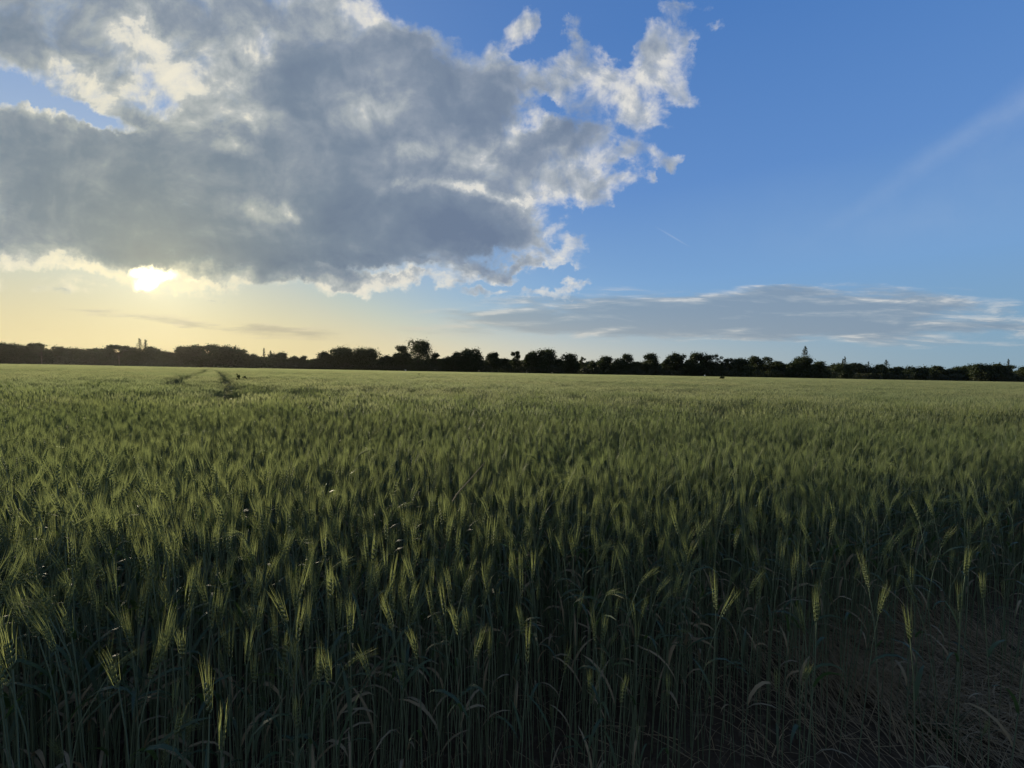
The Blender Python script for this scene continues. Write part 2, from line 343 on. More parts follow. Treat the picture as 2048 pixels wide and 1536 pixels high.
def crown_lobes(kind, H, hw, rng):
    """centres and radii of the leaf masses that make a crown of height H and half width hw"""
    out = []
    if kind in ('oak', 'round', 'sparse'):
        n = {'oak': 34, 'round': 30, 'sparse': 20}[kind]
        for i in range(n):
            z = rng.uniform(.08, .93) if kind != 'sparse' else rng.uniform(.2, .93)
            prof = math.sqrt(max(0.05, 1 - ((z - .42) / .58) ** 2)) if kind != 'round' else math.sqrt(max(.03, 1 - ((z - .42) / .6) ** 2))
            a = rng.uniform(0, 2 * math.pi); r = hw * .78 * prof * math.sqrt(rng.uniform(.05, 1))
            rad = hw * rng.uniform(.22, .40) * (1.0 if kind != 'sparse' else .75)
            out.append(((r * math.cos(a), r * math.sin(a), min(z * H, H - rad * .8)), rad))
        out.append(((hw * rng.uniform(-.25, .25), 0, H - hw * .26), hw * .27))
        for s_ in (-1, 1): out.append(((s_ * hw * .7, rng.uniform(-.2, .2) * hw, H * rng.uniform(.3, .55)), hw * .32))
    elif kind == 'poplar':
        for i in range(26):
            z = (i + .5) / 26 * .92 + .06
            prof = (.55 + .75 * math.sin(math.pi * min(1, z * .8 + .18))) * (1 - .55 * max(0, z - .7) / .3)
            a = i * 2.4 + rng.uniform(-.5, .5)
            out.append(((hw * .42 * prof * math.cos(a), hw * .42 * prof * math.sin(a), z * H), hw * .46 * prof))
    elif kind == 'cone':
        for i in range(24):
            z = (i + .5) / 24; prof = (1 - z) ** .75
            a = i * 2.4
            out.append(((hw * .6 * prof * math.cos(a), hw * .6 * prof * math.sin(a), (.08 + .9 * z) * H), hw * (.12 + .36 * prof)))
    elif kind == 'flat':
        for i in range(17):
            t = rng.choice([.66, .78, .88, .95]); a = rng.uniform(0, 6.28); r = hw * math.sqrt(rng.uniform(0, 1)) * (1.15 - .75 * (t - .66) / .3)
            out.append(((r * math.cos(a), r * math.sin(a), t * H), hw * rng.uniform(.22, .34)))
    return out

def make_tree(kind, H, hw, seed, loc, pale=False):
    rng = np.random.default_rng(seed)
    lob = crown_lobes(kind, H, hw, rng)
    root = link({'oak': 'broadleaf_tree', 'round': 'broadleaf_tree', 'sparse': 'broadleaf_tree', 'poplar': 'poplar_tree', 'cone': 'conifer_tree', 'flat': 'umbrella_pine_tree'}[kind], None, None, loc)
    cm = MB()
    k = {'oak': 130, 'round': 140, 'sparse': 75, 'poplar': 75, 'cone': 60, 'flat': 80}[kind]
    k *= min(1.7, max(.8, hw / 5))
    ls = max(.16, min(.46, hw * .085))
    for c, r in lob:
        n = int(k * rng.uniform(.7, 1.3))
        d = unit(rng.normal(size=(n, 3))); rr = r * rng.uniform(.35, 1.12, n) ** .6
        sq = np.array([1, 1, .30 if kind == 'flat' else (1.35 if kind == 'poplar' else .85)])
        leaf_cards(cm, np.array(c) + d * rr[:, None] * sq, ls, rng, .5 if kind == 'flat' else 0)
        m_ = max(3, n // 6)                                       # sprays that break the outline
        d = unit(rng.normal(size=(m_, 3)) + np.array([0, 0, .6])); leaf_cards(cm, np.array(c) + d * (r * rng.uniform(1.0, 1.65, m_))[:, None] * sq, ls * .7, rng)
    link('crown', cm.mesh('crown', [M_LEAF_P if kind == 'poplar' else M_LEAF]), root)
    tm = MB(); tr = max(.10, H * .018)
    zt = H * (.93 if kind in ('poplar', 'cone') else .60 if pale else .72)
    zz = np.linspace(0, 1, 7)
    wob = np.cumsum(rng.normal(0, (.003 if pale else .012) * H, (7, 2)), 0) * zz[:, None] * .5
    tp = np.column_stack([wob[:, 0], wob[:, 1], zz * zt]); tube(tm, tp, tr * (1.15 - .8 * zz), 7)
    bm_ = MB() if pale else tm                                    # a pale bole carries dark limbs
    for c, r in lob[::2 if kind != 'flat' else 1]:
        z0 = max(.2 * H, min(zt * .95, c[2] * rng.uniform(.5, .8))); i0 = np.interp(z0 / zt, zz, np.arange(7))
        p0 = np.array([np.interp(z0 / zt, zz, tp[:, 0]), np.interp(z0 / zt, zz, tp[:, 1]), z0]); p1 = np.array(c)
        pm = (p0 + p1) / 2 + np.array([0, 0, -.06 * H * rng.uniform(0, 1)])
        tube(bm_, [p0, pm, p1], [tr * .45, tr * .3, tr * .1], 5)
    tk = link('trunk', tm.mesh('trunk', [M_BARKP if pale else M_BARK]), root)
    if pale: link('limbs', bm_.mesh('limbs', [M_BARK]), tk)
    return root

def edge_dist(px):                                               # how far off the wood stands, along the field's far side
    return 222 + 9 * math.sin(px * .011) + 5 * math.sin(px * .037 + 1)

# ------------------------------------------------------------------ the ground
def ground_mat(n, t):
    g = t.nodes.new('ShaderNodeNewGeometry').outputs['Position']
    f = n.noise(g, 2.2, 8, .62); f2 = n.noise(g, 22, 6, .6); f3 = n.noise(g, 90, 3, .6)
    c = n.mix(f, (.040, .033, .024), (.085, .072, .052))
    c = n.mix(n.step(f2, .5, .7), c, (.12, .105, .075))
    bm_ = t.nodes.new('ShaderNodeBump'); bm_.inputs['Strength'].default_value = .8; bm_.inputs['Distance'].default_value = .03
    n.put(bm_.inputs['Height'], n.m('ADD', n.m('MULTIPLY', f2, .7), n.m('MULTIPLY', f3, .3)))
    return principled(n, t, c, .95, .1, bm_.outputs[0])
M_SOIL = material('bare_soil', ground_mat)
gb = MB()
xs = np.concatenate([[-2500, -900, -300, -100, -30, -10], np.arange(-5, 5.01, .125), [10, 30, 100, 300, 900, 2500]])
ys = np.concatenate([[-2500, -600, -100, -20, -5], np.arange(-2, 5.01, .125), [10, 30, 100, 300, 900, 2500]])
gx, gy = np.meshgrid(xs, ys); gz = np.zeros_like(gx)
for i in range(gx.shape[0]):
    for j in range(gx.shape[1]):
        if abs(gx[i, j]) < 5 and -2 < gy[i, j] < 5:
            gz[i, j] = .05 * mnoise.noise(Vector((gx[i, j] * 1.7, gy[i, j] * 1.7, 3))) + .02 * mnoise.noise(Vector((gx[i, j] * 6, gy[i, j] * 6, 9))) - .02
nx, ny = len(xs), len(ys)
ii = (np.arange(ny - 1)[:, None] * nx + np.arange(nx - 1)[None]).ravel()
gb.add(np.stack([gx, gy, gz], -1).reshape(-1, 3), np.stack([ii, ii + 1, ii + nx + 1, ii + nx], -1))
gme = gb.mesh('ground', [M_SOIL]); gme.polygons.foreach_set('use_smooth', [True] * len(gme.polygons))
tag(link('ground', gme), kind='structure')

# ------------------------------------------------------------------ the tree line: px of the middle, py of the top, half width in px, kind, look
T_ = 'tree'
TREES = [
 (-14, 693, 22, 'round', 'low rounded tree'), (14, 691, 20, 'round', 'dense rounded tree'), (44, 694, 18, 'oak', 'broad low tree'), (68, 689, 15, 'oak', 'tall bushy tree'),
 (83, 691, 11, 'flat', 'slender pine with a bare pale trunk and small flat top'), (114, 695, 16, 'round', 'smooth round tree'), (140, 700, 17, 'round', 'low smooth tree'), (166, 701, 17, 'oak', 'low bushy tree'), (188, 699, 15, 'oak', 'shaggy low tree'), (212, 702, 14, 'round', 'squat round tree'),
 (238, 694, 24, 'flat', 'wide flat topped pine with a bare pale trunk and layered crown'), (262, 697, 15, 'oak', 'bushy tree'), (279, 680, 6, 'poplar', 'tall twin poplar spire, left one of the pair'), (291, 682, 5, 'poplar', 'tall twin poplar spire, right one of the pair'), (300, 697, 16, 'oak', 'bushy tree'), (322, 706, 17, 'round', 'sloping low tree'), (342, 708, 14, 'round', 'small low tree'),
 (366, 696, 17, 'oak', 'spreading tree with a ragged top'), (392, 695, 19, 'oak', 'tall spreading tree'), (426, 694, 20, 'oak', 'tallest spreading tree of its clump'), (459, 696, 20, 'round', 'full rounded tree'), (482, 702, 14, 'round', 'rounded tree'), (505, 711, 14, 'oak', 'small bushy tree'),
 (528, 698, 5, 'cone', 'thin pointed conifer spire'), (541, 703, 6, 'cone', 'short pointed conifer'), (558, 708, 16, 'oak', 'rough low tree'), (588, 715, 15, 'round', 'small low tree'), (611, 713, 12, 'sparse', 'small thin crowned tree'), (629, 719, 9, 'round', 'very small low tree'),
 (648, 707, 16, 'oak', 'medium bushy tree'), (682, 698, 25, 'oak', 'broad tree with open twiggy top'), (733, 699, 25, 'oak', 'broad dome shaped tree'), (774, 714, 15, 'round', 'low bush like tree'),
 (801, 695, 14, 'oak', 'upright tree leaning on the tallest oak'), (836, 685, 29, 'oak', 'tallest and broadest oak of the tree line'), (873, 709, 14, 'sparse', 'small tree with a thin top'), (897, 716, 13, 'round', 'low dark tree'), (914, 707, 16, 'oak', 'spreading medium tree'), (944, 701, 24, 'oak', 'big domed tree'), (986, 708, 14, 'oak', 'medium tree with feathery top'), (1010, 720, 13, 'round', 'low dark tree'),
 (1034, 705, 15, 'sparse', 'thin tree with gaps in its crown'), (1064, 707, 15, 'oak', 'medium tree'), (1090, 702, 25, 'oak', 'broad oak with lobed top'), (1118, 720, 11, 'round', 'low dark tree'), (1140, 710, 17, 'oak', 'domed medium tree'), (1166, 716, 10, 'sparse', 'narrow thin tree'), (1184, 723, 10, 'round', 'very low tree'), (1211, 716, 17, 'oak', 'rough medium tree'), (1250, 711, 19, 'oak', 'steep pointed tree'), (1275, 726, 11, 'round', 'low dark tree'),
 (1301, 710, 18, 'oak', 'ragged bushy tree'), (1331, 719, 15, 'sparse', 'small tree with a loose crown'), (1354, 710, 19, 'round', 'smooth domed tree'), (1393, 710, 20, 'oak', 'broad dark tree'), (1419, 713, 13, 'oak', 'medium tree with twiggy top'), (1436, 711, 11, 'sparse', 'upright lobed open tree'), (1456, 719, 14, 'sparse', 'thin tree'), (1480, 721, 18, 'round', 'low rounded tree'), (1511, 716, 14, 'oak', 'spiky topped tree'), (1534, 716, 13, 'sparse', 'flat topped loose tree'), (1556, 725, 15, 'round', 'low rounded tree'), (1578, 731, 12, 'round', 'very low tree'),
 (1600, 718, 21, 'oak', 'broad dark tree at the foot of the tall poplar'), (1611, 696, 7.5, 'poplar', 'tall lone poplar rising well above the dark trees'), (1637, 726, 16, 'oak', 'medium dark tree'), (1657, 733, 10, 'sparse', 'small pale tree'), (1681, 731, 18, 'round', 'low domed tree'), (1686, 719, 2.6, 'poplar', 'thin short poplar, left of a close pair'), (1690, 715, 3.2, 'poplar', 'thin tall poplar, right of a close pair'), (1716, 729, 17, 'oak', 'low broad tree'), (1737, 725, 5, 'cone', 'little cone shaped tree'), (1757, 732, 13, 'oak', 'low bushy tree'), (1773, 722, 5.5, 'poplar', 'sparse leaning poplar with open top'),
 (1793, 736, 12, 'oak', 'low bushy tree'), (1829, 736, 20, 'round', 'long low tree'), (1856, 738, 13, 'round', 'low tree'), (1875, 734, 12, 'oak', 'small tree with a twiggy top'), (1896, 740, 11, 'round', 'very low tree'), (1914, 736, 15, 'round', 'smooth low tree'), (1939, 733, 15, 'round', 'low domed tree'), (1961, 731, 18, 'round', 'low broad tree'), (1990, 731, 15, 'round', 'low broad tree'), (2017, 720, 3, 'poplar', 'slim poplar near the right end of the tree line'), (2020, 733, 11, 'oak', 'small bushy tree below the slim poplar'), (2052, 735, 12, 'oak', 'low tree at the right end of the tree line'), (2074, 738, 16, 'round', 'last low tree of the tree line'),
]
MARKS = {83: 'the left pale trunked pine', 238: 'the wide flat topped pine', 291: 'the twin poplars', 528: 'the thin conifer spire', 836: 'the tallest oak', 1090: 'the broad lobed oak', 1354: 'the smooth domed tree', 1611: 'the tall lone poplar', 1773: 'the leaning sparse poplar', 2017: 'the slim poplar'}
ORD = ['first', 'second', 'third', 'fourth', 'fifth', 'sixth', 'seventh', 'eighth', 'ninth', 'tenth', 'eleventh', 'twelfth', 'thirteenth']
mark, cnt = None, 0
for i, (px, py, hwp, kind, look) in enumerate(TREES):
    Y = edge_dist(px) + (-11 if kind == 'flat' else 10 if kind in ('poplar', 'cone') else (i * 37 % 9) - 3)
    u0, v0 = uv(px, py)
    H = (EYE + v0 * Y) * 1.07; hw = hwp / FPX * Y * (1.24 if kind in ('oak', 'round') else 1.2)
    t = make_tree(kind, H, hw, 100 + i, (u0 * Y, Y, 0), pale=(kind == 'flat'))
    if px in MARKS or kind in ('poplar', 'cone', 'flat'): lab = look + ', beyond the wheat field'
    elif mark is None: lab = look + ', ' + ['first', 'second', 'third', 'fourth', 'fifth'][i] + ' from the left end of the tree line'
    else: lab = look + ', ' + ORD[cnt] + ' right of ' + mark
    if px in (801, 1600, 2020, 2052, 2074): lab = look
    cnt += 1
    if px in MARKS: mark, cnt = MARKS[px], 0
    tag(t, lab, 'tree', 'trees along the far edge of the field')

# far wood that closes the gaps behind them, and the undergrowth at their feet
rng = np.random.default_rng(5)
def skyline(px):
    return np.interp(px, [-150, 0, 210, 340, 500, 620, 900, 1100, 1280, 1560, 1700, 1800, 2048, 2200], [700, 699, 706, 708, 713, 721, 718, 721, 726, 730, 736, 741, 743, 745])
wb = MB(); pts = []
for px in np.arange(-150, 2200, 2.0):
    Y = 262 + rng.uniform(-10, 10); u0, v0 = uv(px, skyline(px) + 6 * mnoise.noise(Vector((px * .045, 2, 0))) + 5 * mnoise.noise(Vector((px * .16, 7, 0))) + 1)
    Ht = EYE + v0 * Y
    n = 70; pts.append(np.column_stack([u0 * Y + rng.normal(0, .8, n), Y + rng.normal(0, 2.5, n), Ht * rng.uniform(0, 1, n) ** .6]))
leaf_cards(wb, np.concatenate(pts), .95, rng)
tag(link('distant_wood', wb.mesh('distant_wood', [M_LEAF])), 'dark mass of far woodland closing the gaps behind the tree line', 'woodland', kind='stuff')
ub = MB(); pts = []
for px in np.arange(-150, 2200, 1.5):
    Y = edge_dist(px) - 5 + rng.uniform(-2, 4); u0 = uv(px, 740)[0]
    h = 4.2 + 2.6 * mnoise.noise(Vector((px * .05, 0, 4))) + 1.2 * mnoise.noise(Vector((px * .21, 0, 8)))
    n = 30; pts.append(np.column_stack([u0 * Y + rng.normal(0, .5, n), Y + rng.normal(0, .9, n), max(.6, h) * rng.uniform(0, 1, n) ** .7]))
leaf_cards(ub, np.concatenate(pts), .42, rng)
tag(link('undergrowth', ub.mesh('undergrowth', [M_BUSH])), 'dark brambles and saplings filling the foot of the tree line', 'undergrowth', kind='stuff')

# bushes that stand out in front of the wood on the left: px, half width, top py, distance
def bush(px, hwp, py, Y, seed, label, name='bush'):
    rng = np.random.default_rng(seed); u0, v0 = uv(px, py); H = (EYE + v0 * Y) * 1.07; hw = hwp / FPX * Y
    mb = MB()
    for k in range(max(6, int(hw * 3))):
        a = rng.uniform(-1, 1); hh = H * (1 - .6 * abs(a) ** 2.5) * rng.uniform(.6, 1)
        c = np.array([a * hw, rng.uniform(-.8, .8), 0]); n = 70
        P_ = c + unit(rng.normal(size=(n, 3))) * np.array([.9, .9, hh * .5]) * rng.uniform(.3, 1, (n, 1)) + np.array([0, 0, hh * .5])
        leaf_cards(mb, P_, .22, rng)
    o = link(name, mb.mesh(name, [M_BUSH]), None, (u0 * Y, Y, 0)); tag(o, label, 'bush', 'bushes along the field margin'); return o
bush(140, 32, 730, 150, 1, 'low dark scrub strip left of the wide flat topped pine')
bush(300, 66, 725.5, 150, 2, 'long greyish bramble bank at the field edge below the twin poplars')
bush(372, 34, 728, 148, 3, 'short low bramble bank at the field edge')
bush(246, 20, 726, 152, 4, 'small rounded bramble beside the trunk of the wide flat topped pine')
bush(20, 26, 725, 155, 5, 'small scrub patch at the field edge at the far left')
bush(460, 40, 733, 150, 6, 'thin dark scrub strip at the end of the tractor tracks')

# ------------------------------------------------------------------ wheat
M_STEM = material('wheat_stem', leafy((.135, .19, .13), (.18, .23, .14), .12, (.08, .12, .04), .5, .35, 3.0, .5))
M_BLADE = material('wheat_leaf', leafy((.040, .075, .045), (.058, .095, .045), .3, (.09, .16, .03), .5, .4, 3.0, .5))
M_EAR = material('wheat_ear', leafy((.15, .20, .10), (.19, .225, .105), .22, (.20, .24, .06), .55, .3, 3.0, .6))
M_AWN = material('wheat_awn', leafy((.20, .213, .108), (.265, .26, .13), .54, (.53, .555, .255), .45, .4, 3.0, .6))
M_AWN_DIM_G = material('dimmed_green_wheat_awn', leafy((.15, .18, .07), (.205, .215, .088), .46, (.385, .44, .155), .45, .4, 3.0, .5))
M_DRY = material('dry_straw', leafy((.20, .175, .11), (.38, .32, .20), .25, (.25, .21, .13), .7, .2, 6.0))
WMATS = [M_STEM, M_BLADE, M_EAR, M_AWN, M_DRY, M_AWN_DIM_G]      # awns: ripening, and near greener ones with foreground dimness painted into the colour

def stalk(rng, lod, h=.80, lean=0.0, nod=.2, nleaf=3, ear=.085, awn=.075, thin=1.0, am=3):
    """one bearded wheat plant; returns its parts as separate meshes under construction"""
    prt = {k: MB() for k in ('stem', 'leaf', 'leaf1', 'ear', 'awns')}
    nseg = {0: 7, 1: 3, 2: 1}[lod]
    s = np.linspace(0, 1, 24)
    th = lean * (.3 + .7 * s) + nod * .55 * np.clip((s - .72) / .28, 0, 1) ** 2 + .04 * np.sin(s * 5 + rng.uniform(0, 6)) * (lod == 0)
    dx_, dz_ = np.sin(th), np.cos(th)
    cx = np.concatenate([[0], np.cumsum(dx_[:-1] + dx_[1:])]) * .5 / 23 * h; cz = np.concatenate([[0], np.cumsum(dz_[:-1] + dz_[1:])]) * .5 / 23 * h
    cy = .012 * np.sin(s * 3 + rng.uniform(0, 6)) * s
    C = np.column_stack([cx, cy, cz])
    z0 = 0.0 if lod == 0 else (.25 if lod == 1 else .6)
    idx = np.unique(np.round(np.linspace(z0 * 23, 23, nseg + 1)).astype(int))
    r = .0017 * thin
    if lod == 2: r *= 2.2
    if lod == 1: r *= 1.3
    tube(prt['stem'], C[idx], r * np.linspace(1.15, .8, len(idx)), 5 if lod == 0 else 3, 0)
    # ear axis keeps nodding
    a0 = th[-1]; ne = 10
    ang_ = a0 + nod * .5 * np.linspace(0, 1, ne + 1)
    E = [C[-1]]
    for k in range(ne): E.append(E[-1] + ear / ne * np.array([math.sin(ang_[k]), 0, math.cos(ang_[k])]))
    E = np.array(E); tang = np.column_stack([np.sin(ang_), 0 * ang_, np.cos(ang_)])
    tw = rng.uniform(0, math.pi)
    side0 = np.column_stack([np.cos(ang_), 0 * ang_, -np.sin(ang_)]); side1 = np.tile([0, 1.0, 0], (ne + 1, 1))
    S = side0 * math.cos(tw) + side1 * math.sin(tw); Q = -side0 * math.sin(tw) + side1 * math.cos(tw)
    F8 = np.array([[0, 2, 3], [0, 3, 4], [0, 4, 5], [0, 5, 2], [1, 3, 2], [1, 4, 3], [1, 5, 4], [1, 2, 5]])
    if lod == 0:
        for k in range(ne):
            sgn = 1 if k % 2 else -1
            taper = 1 - .35 * abs(k - 4) / 5.5
            for fl in (-1, 0, 1):
                ax = unit(tang[k] + sgn * S[k] * .30 + Q[k] * fl * .38); b = E[k] + sgn * S[k] * .0014 + Q[k] * fl * .0012
                ln_ = .0120 * taper; w1, w2 = .0021 * taper, .0018 * taper
                p1 = unit(np.cross(ax, [.3, .9, .2])); p2 = np.cross(ax, p1); md = b + ax * ln_ * .42
                prt['ear'].add([b, b + ax * ln_, md + p1 * w1, md + p2 * w2, md - p1 * w1, md - p2 * w2], F8, 2)
                if fl == 0 and k % 2: continue
                tip = b + ax * ln_ * .95
                d = unit(tang[min(k + 2, ne)] + sgn * S[k] * rng.uniform(-.02, .07) + Q[k] * (fl * .035 + rng.normal(0, .04)) + rng.normal(0, .025, 3))
                L_ = awn * rng.uniform(.75, 1.15) * (1.15 - .3 * k / ne)
                wv = unit(np.cross(d, rng.normal(size=3))) * .00030
                mid = tip + d * L_ * .55; d2 = unit(d + S[k] * sgn * .05 + rng.normal(0, .03, 3)); end = mid + d2 * L_ * .45
                prt['awns'].add([tip - wv, tip + wv, mid + wv * .75, mid - wv * .75, end], np.array([[0, 1, 2], [0, 2, 3], [3, 2, 4]]), am)
    else:
        wE = .0058 if lod == 1 else .008
        b, e_ = E[0], E[-1]; md = E[4]; p1, p2 = S[0] * wE, Q[0] * wE * .8
        prt['ear'].add([b, e_, md + p1, md + p2, md - p1, md - p2], F8, 2)
        na = 14 if lod == 1 else 9
        for k in range(na):
            q = E[int(rng.integers(1, ne))]
            d = unit(tang[ne // 2] + rng.normal(0, .08, 3)); L_ = (awn + .02) * rng.uniform(.8, 1.2)
            wv = unit(np.cross(d, rng.normal(size=3))) * (.0008 if lod == 1 else .0026)
            prt['awns'].add([q - wv, q + wv, q + d * L_], np.array([[0, 1, 2]]), am)
    if lod < 2:
        for k in range(nleaf if lod == 0 else 1):
            fr = [.78, .55, .33, .2][k] + rng.uniform(-.06, .06); i0 = int(fr * 23); az = rng.uniform(0, 6.28) if k else rng.uniform(-.6, .6) + math.pi * rng.integers(0, 2)
            L_ = rng.uniform(.14, .24); w = rng.uniform(.0035, .0055); n = 6 if lod == 0 else 3
            t = np.linspace(0, 1, n); droop = rng.uniform(.9, 2.4)
            an = .25 + droop * t ** 1.3; rr = np.concatenate([[0], np.cumsum(np.sin(an[1:]))]) * L_ / n; zz = np.concatenate([[0], np.cumsum(np.cos(an[1:]))]) * L_ / n
            ctr = C[i0] + np.column_stack([rr * math.cos(az), rr * math.sin(az), zz]); wid = w * np.sin(np.clip(math.pi * (.22 + .78 * t), 0, math.pi)) ** .7 + .0003
            roll_ = rng.uniform(-.5, .5) + t * rng.uniform(-1, 1)
            sd_ = np.column_stack([-math.sin(az) * np.cos(roll_), math.cos(az) * np.cos(roll_), np.sin(roll_)])
            v = np.stack([ctr - sd_ * wid[:, None], ctr + sd_ * wid[:, None]], 1).reshape(-1, 3)
            i = np.arange(n - 1) * 2
            prt['leaf1' if k == 1 else 'leaf'].add(v, np.stack([i, i + 1, i + 3, i + 2], -1), 4 if k == 1 else 1)
    return prt

rng = np.random.default_rng(11)
# kinds of near plant: height, lean, nod, leaves, ear, awns, how it looks
KINDS = []
for k in range(26):
    nod = [.08, .15, .25, .30, .12, .40, .2, .35, .1, .3, .18, .5, .22][k % 13] if k != 11 else 1.2
    lean = [0.02, .04, .03, .05, .05, .06, .0, .08, .04, .10, .05, .06, .09][k % 13] if k != 12 else .2
    KINDS.append(dict(h=rng.uniform(.82, .90), lean=lean, nod=nod, nleaf=1 + k % 2, ear=rng.uniform(.056, .074), awn=rng.uniform(.055, .085)))
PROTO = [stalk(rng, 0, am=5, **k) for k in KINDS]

def whole(prt):
    mb = MB()
    for p in prt.values():
        if p.n: mb.merge(p)
    return mb

protos = [whole(p) for p in PROTO]                 # classes 0..25
n_hi = len(protos)
TUFT = .36
for k in range(9):                                # classes 26..34, tufts of mid distance
    mb = MB()
    for q in range(62):
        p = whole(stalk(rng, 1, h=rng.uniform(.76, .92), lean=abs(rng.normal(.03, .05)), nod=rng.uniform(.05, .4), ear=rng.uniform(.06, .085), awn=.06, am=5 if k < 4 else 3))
        mb.merge(p, (rng.uniform(-.5, .5) * TUFT, rng.uniform(-.5, .5) * TUFT, 0), rng.uniform(0, 6.28))
    protos.append(mb)
n_mid = len(protos)
FARP = 2.0
for k in range(5):                                # classes 35..39, patches of the far field
    mb = MB()
    for q in range(760):
        p = whole(stalk(rng, 2, h=rng.uniform(.68, .94), lean=abs(rng.normal(.05, .06)), nod=rng.uniform(.05, .5), ear=.10, awn=.10))
        mb.merge(p, (rng.uniform(-.5, .5) * FARP, rng.uniform(-.5, .5) * FARP, 0), rng.uniform(0, 6.28))
    protos.append(mb)

# tractor tracks and thin places, as polylines on the ground
def gp(px, py, hgt=.95):
    u_, v_ = uv(px, py); Y = (EYE - hgt) / -v_ if v_ < 0 else 300; return u_ * Y, Y
LANES = [
 ([gp(459, 795), gp(459, 776)], .15), ([gp(459, 776), gp(455, 765), gp(449, 752.5), gp(437, 743.5), (-86, 110)], .18), ([gp(455, 768), gp(466, 765)], .1),
 ([gp(342, 766), gp(362, 756), gp(388, 749.2), gp(410, 742.6), (-86.5, 108)], .20), ([gp(338, 767), gp(358, 763)], .3),
 ([gp(345, 769), gp(420, 774), gp(455, 779)], .03), ([gp(474, 768), gp(520, 774), gp(560, 778), gp(660, 790)], .02), ([gp(660, 790), gp(800, 800)], .02), ([gp(275, 779), gp(300, 777)], .12), ([gp(1450, 776), gp(1475, 777)], .15), ([gp(1590, 773), gp(1660, 774)], .15),
]
def seg_dist(x, y):
    d = np.full(x.shape, 99.0)
    for pl, w in LANES:
        for (ax, ay), (bx, by) in zip(pl[:-1], pl[1:]):
            vx, vy = bx - ax, by - ay
            t = np.clip(((x - ax) * vx + (y - ay) * vy) / (vx * vx + vy * vy), 0, 1)
            d = np.minimum(d, np.hypot(x - ax - t * vx, y - ay - t * vy) - w)
    return d
def fbm2(x, y, s, z=0.0):
    return np.array([mnoise.noise(Vector((a * s, b * s, z))) + .5 * mnoise.noise(Vector((a * s * 2.3, b * s * 2.3, z + 5))) for a, b in zip(x, y)])
def edge_y(x):                                      # where the full crop begins in front of the camera
    return np.interp(x, [-3, -.9, 0, .8, 1.9, 3.5, 6], [.6, .78, 1.22, 1.45, 2.0, 2.6, 3.2])

NEAR, MID, FAR = 5.2, 62.0, 219.0
# near plants
cell = .039
gx, gy = np.meshgrid(np.arange(-11.5, 11.5, cell), np.arange(.2, NEAR, cell)); x = gx.ravel(); y = gy.ravel()
x = x + rng.uniform(-.5, .5, x.size) * cell; y = y + rng.uniform(-.5, .5, x.size) * cell
keep = (np.abs(x) < 1.42 * y + 3.2) & (np.hypot(x, y) > np.interp(x, [-1, 0, 1], [.72, .95, 1.0]))
x, y = x[keep], y[keep]
din = y - edge_y(x)                                 # depth into the crop
side = np.clip((x + .2) / 1.6, 0, 1)                # the crop starts thinly, more so on the right
pfull = np.clip((din + .35) / .7, 0, 1)
prob = .09 * np.clip((din + .75) / .45, 0, 1) * (1 + .1 * side) + .87 * pfull ** 1.6
cl = fbm2(x, y, 2.6, 1.0); prob = prob * np.clip(1.05 + .9 * cl, .4, 1)
keep = rng.random(x.size) < prob
x, y, din, side = x[keep], y[keep], din[keep], side[keep]
hs = (.93 + .07 * np.clip(din / .6, 0, 1)) * (1 + .07 * fbm2(x, y, 1.1, 7.0) + rng.normal(0, .05, x.size))
low = rng.random(x.size) < .22; hs = np.where(low, hs * rng.uniform(.62, .92, x.size), hs)
near = dict(x=x, y=y, s=hs, c=rng.integers(0, n_hi, x.size), rz=rng.uniform(0, 6.28, x.size), tx=rng.normal(0, .03, x.size), ty=rng.normal(0.01, .03, x.size))

# the largest ones become plants of their own; the rest are the crop
def in_view(x, y, z):
    P3 = np.stack([x, y, z - EYE], -1); dpt = P3 @ np.array(fwd)
    a = P3 @ np.array(rt) / dpt * FPX + 1024; b = 768 - P3 @ np.array(up) / dpt * FPX
    return a, b, dpt
pa, pb, dpt = in_view(x, y, .85 * hs)
vis = (pa > -10) & (pa < 2058) & (pb < 1560) & (dpt > .1)
order = np.argsort(np.where(vis, dpt, 99)); pick = order[:300]
is_ind = np.zeros(x.size, bool); is_ind[pick] = True

cls, PX, PY, PS, RX, RY, RZ = [], [], [], [], [], [], []
def put(c, x, y, s, rx, ry, rz):
    for lst, v in zip((cls, PX, PY, PS, RX, RY, RZ), (c, x, y, s, rx, ry, rz)): lst.append(np.broadcast_to(v, x.shape).astype(float))
k = ~is_ind
put(near['c'][k], x[k], y[k], hs[k], near['tx'][k], near['ty'][k], near['rz'][k])
# mid tufts
ce = TUFT * .92
gx, gy = np.meshgrid(np.arange(-MID * 1.5, MID * 1.5, ce), np.arange(NEAR + ce * .4, MID, ce)); x = gx.ravel(); y = gy.ravel()
x = x + rng.uniform(-.3, .3, x.size) * ce; y = y + rng.uniform(-.3, .3, x.size) * ce
k = np.abs(x) < 1.42 * y + 4; x, y = x[k], y[k]
sdist = seg_dist(x, y)
s = 1 + .06 * fbm2(x * .5, y, .55, 2.0) + .08 * fbm2(x * .35, y, .16, 4.0) + rng.normal(0, .04, x.size) - .16 * (rng.random(x.size) < .12)
s = np.where(sdist < .12, rng.uniform(.30, .52, x.size), s); k = (sdist > .12) | (rng.random(x.size) < .6); x, y, s = x[k], y[k], s[k]   # the wheels left only stunted shoots
dimmed = rng.random(x.size) < np.clip((12 - y) / 9, 0, .85)  # tufts with the painted-in dim awns thin out with distance
put(np.where(dimmed, rng.integers(n_hi, n_hi + 4, x.size), rng.integers(n_hi + 4, n_mid, x.size)), x, y, s, rng.normal(0, .04, x.size), rng.normal(.02, .04, x.size), rng.uniform(0, 6.28, x.size))
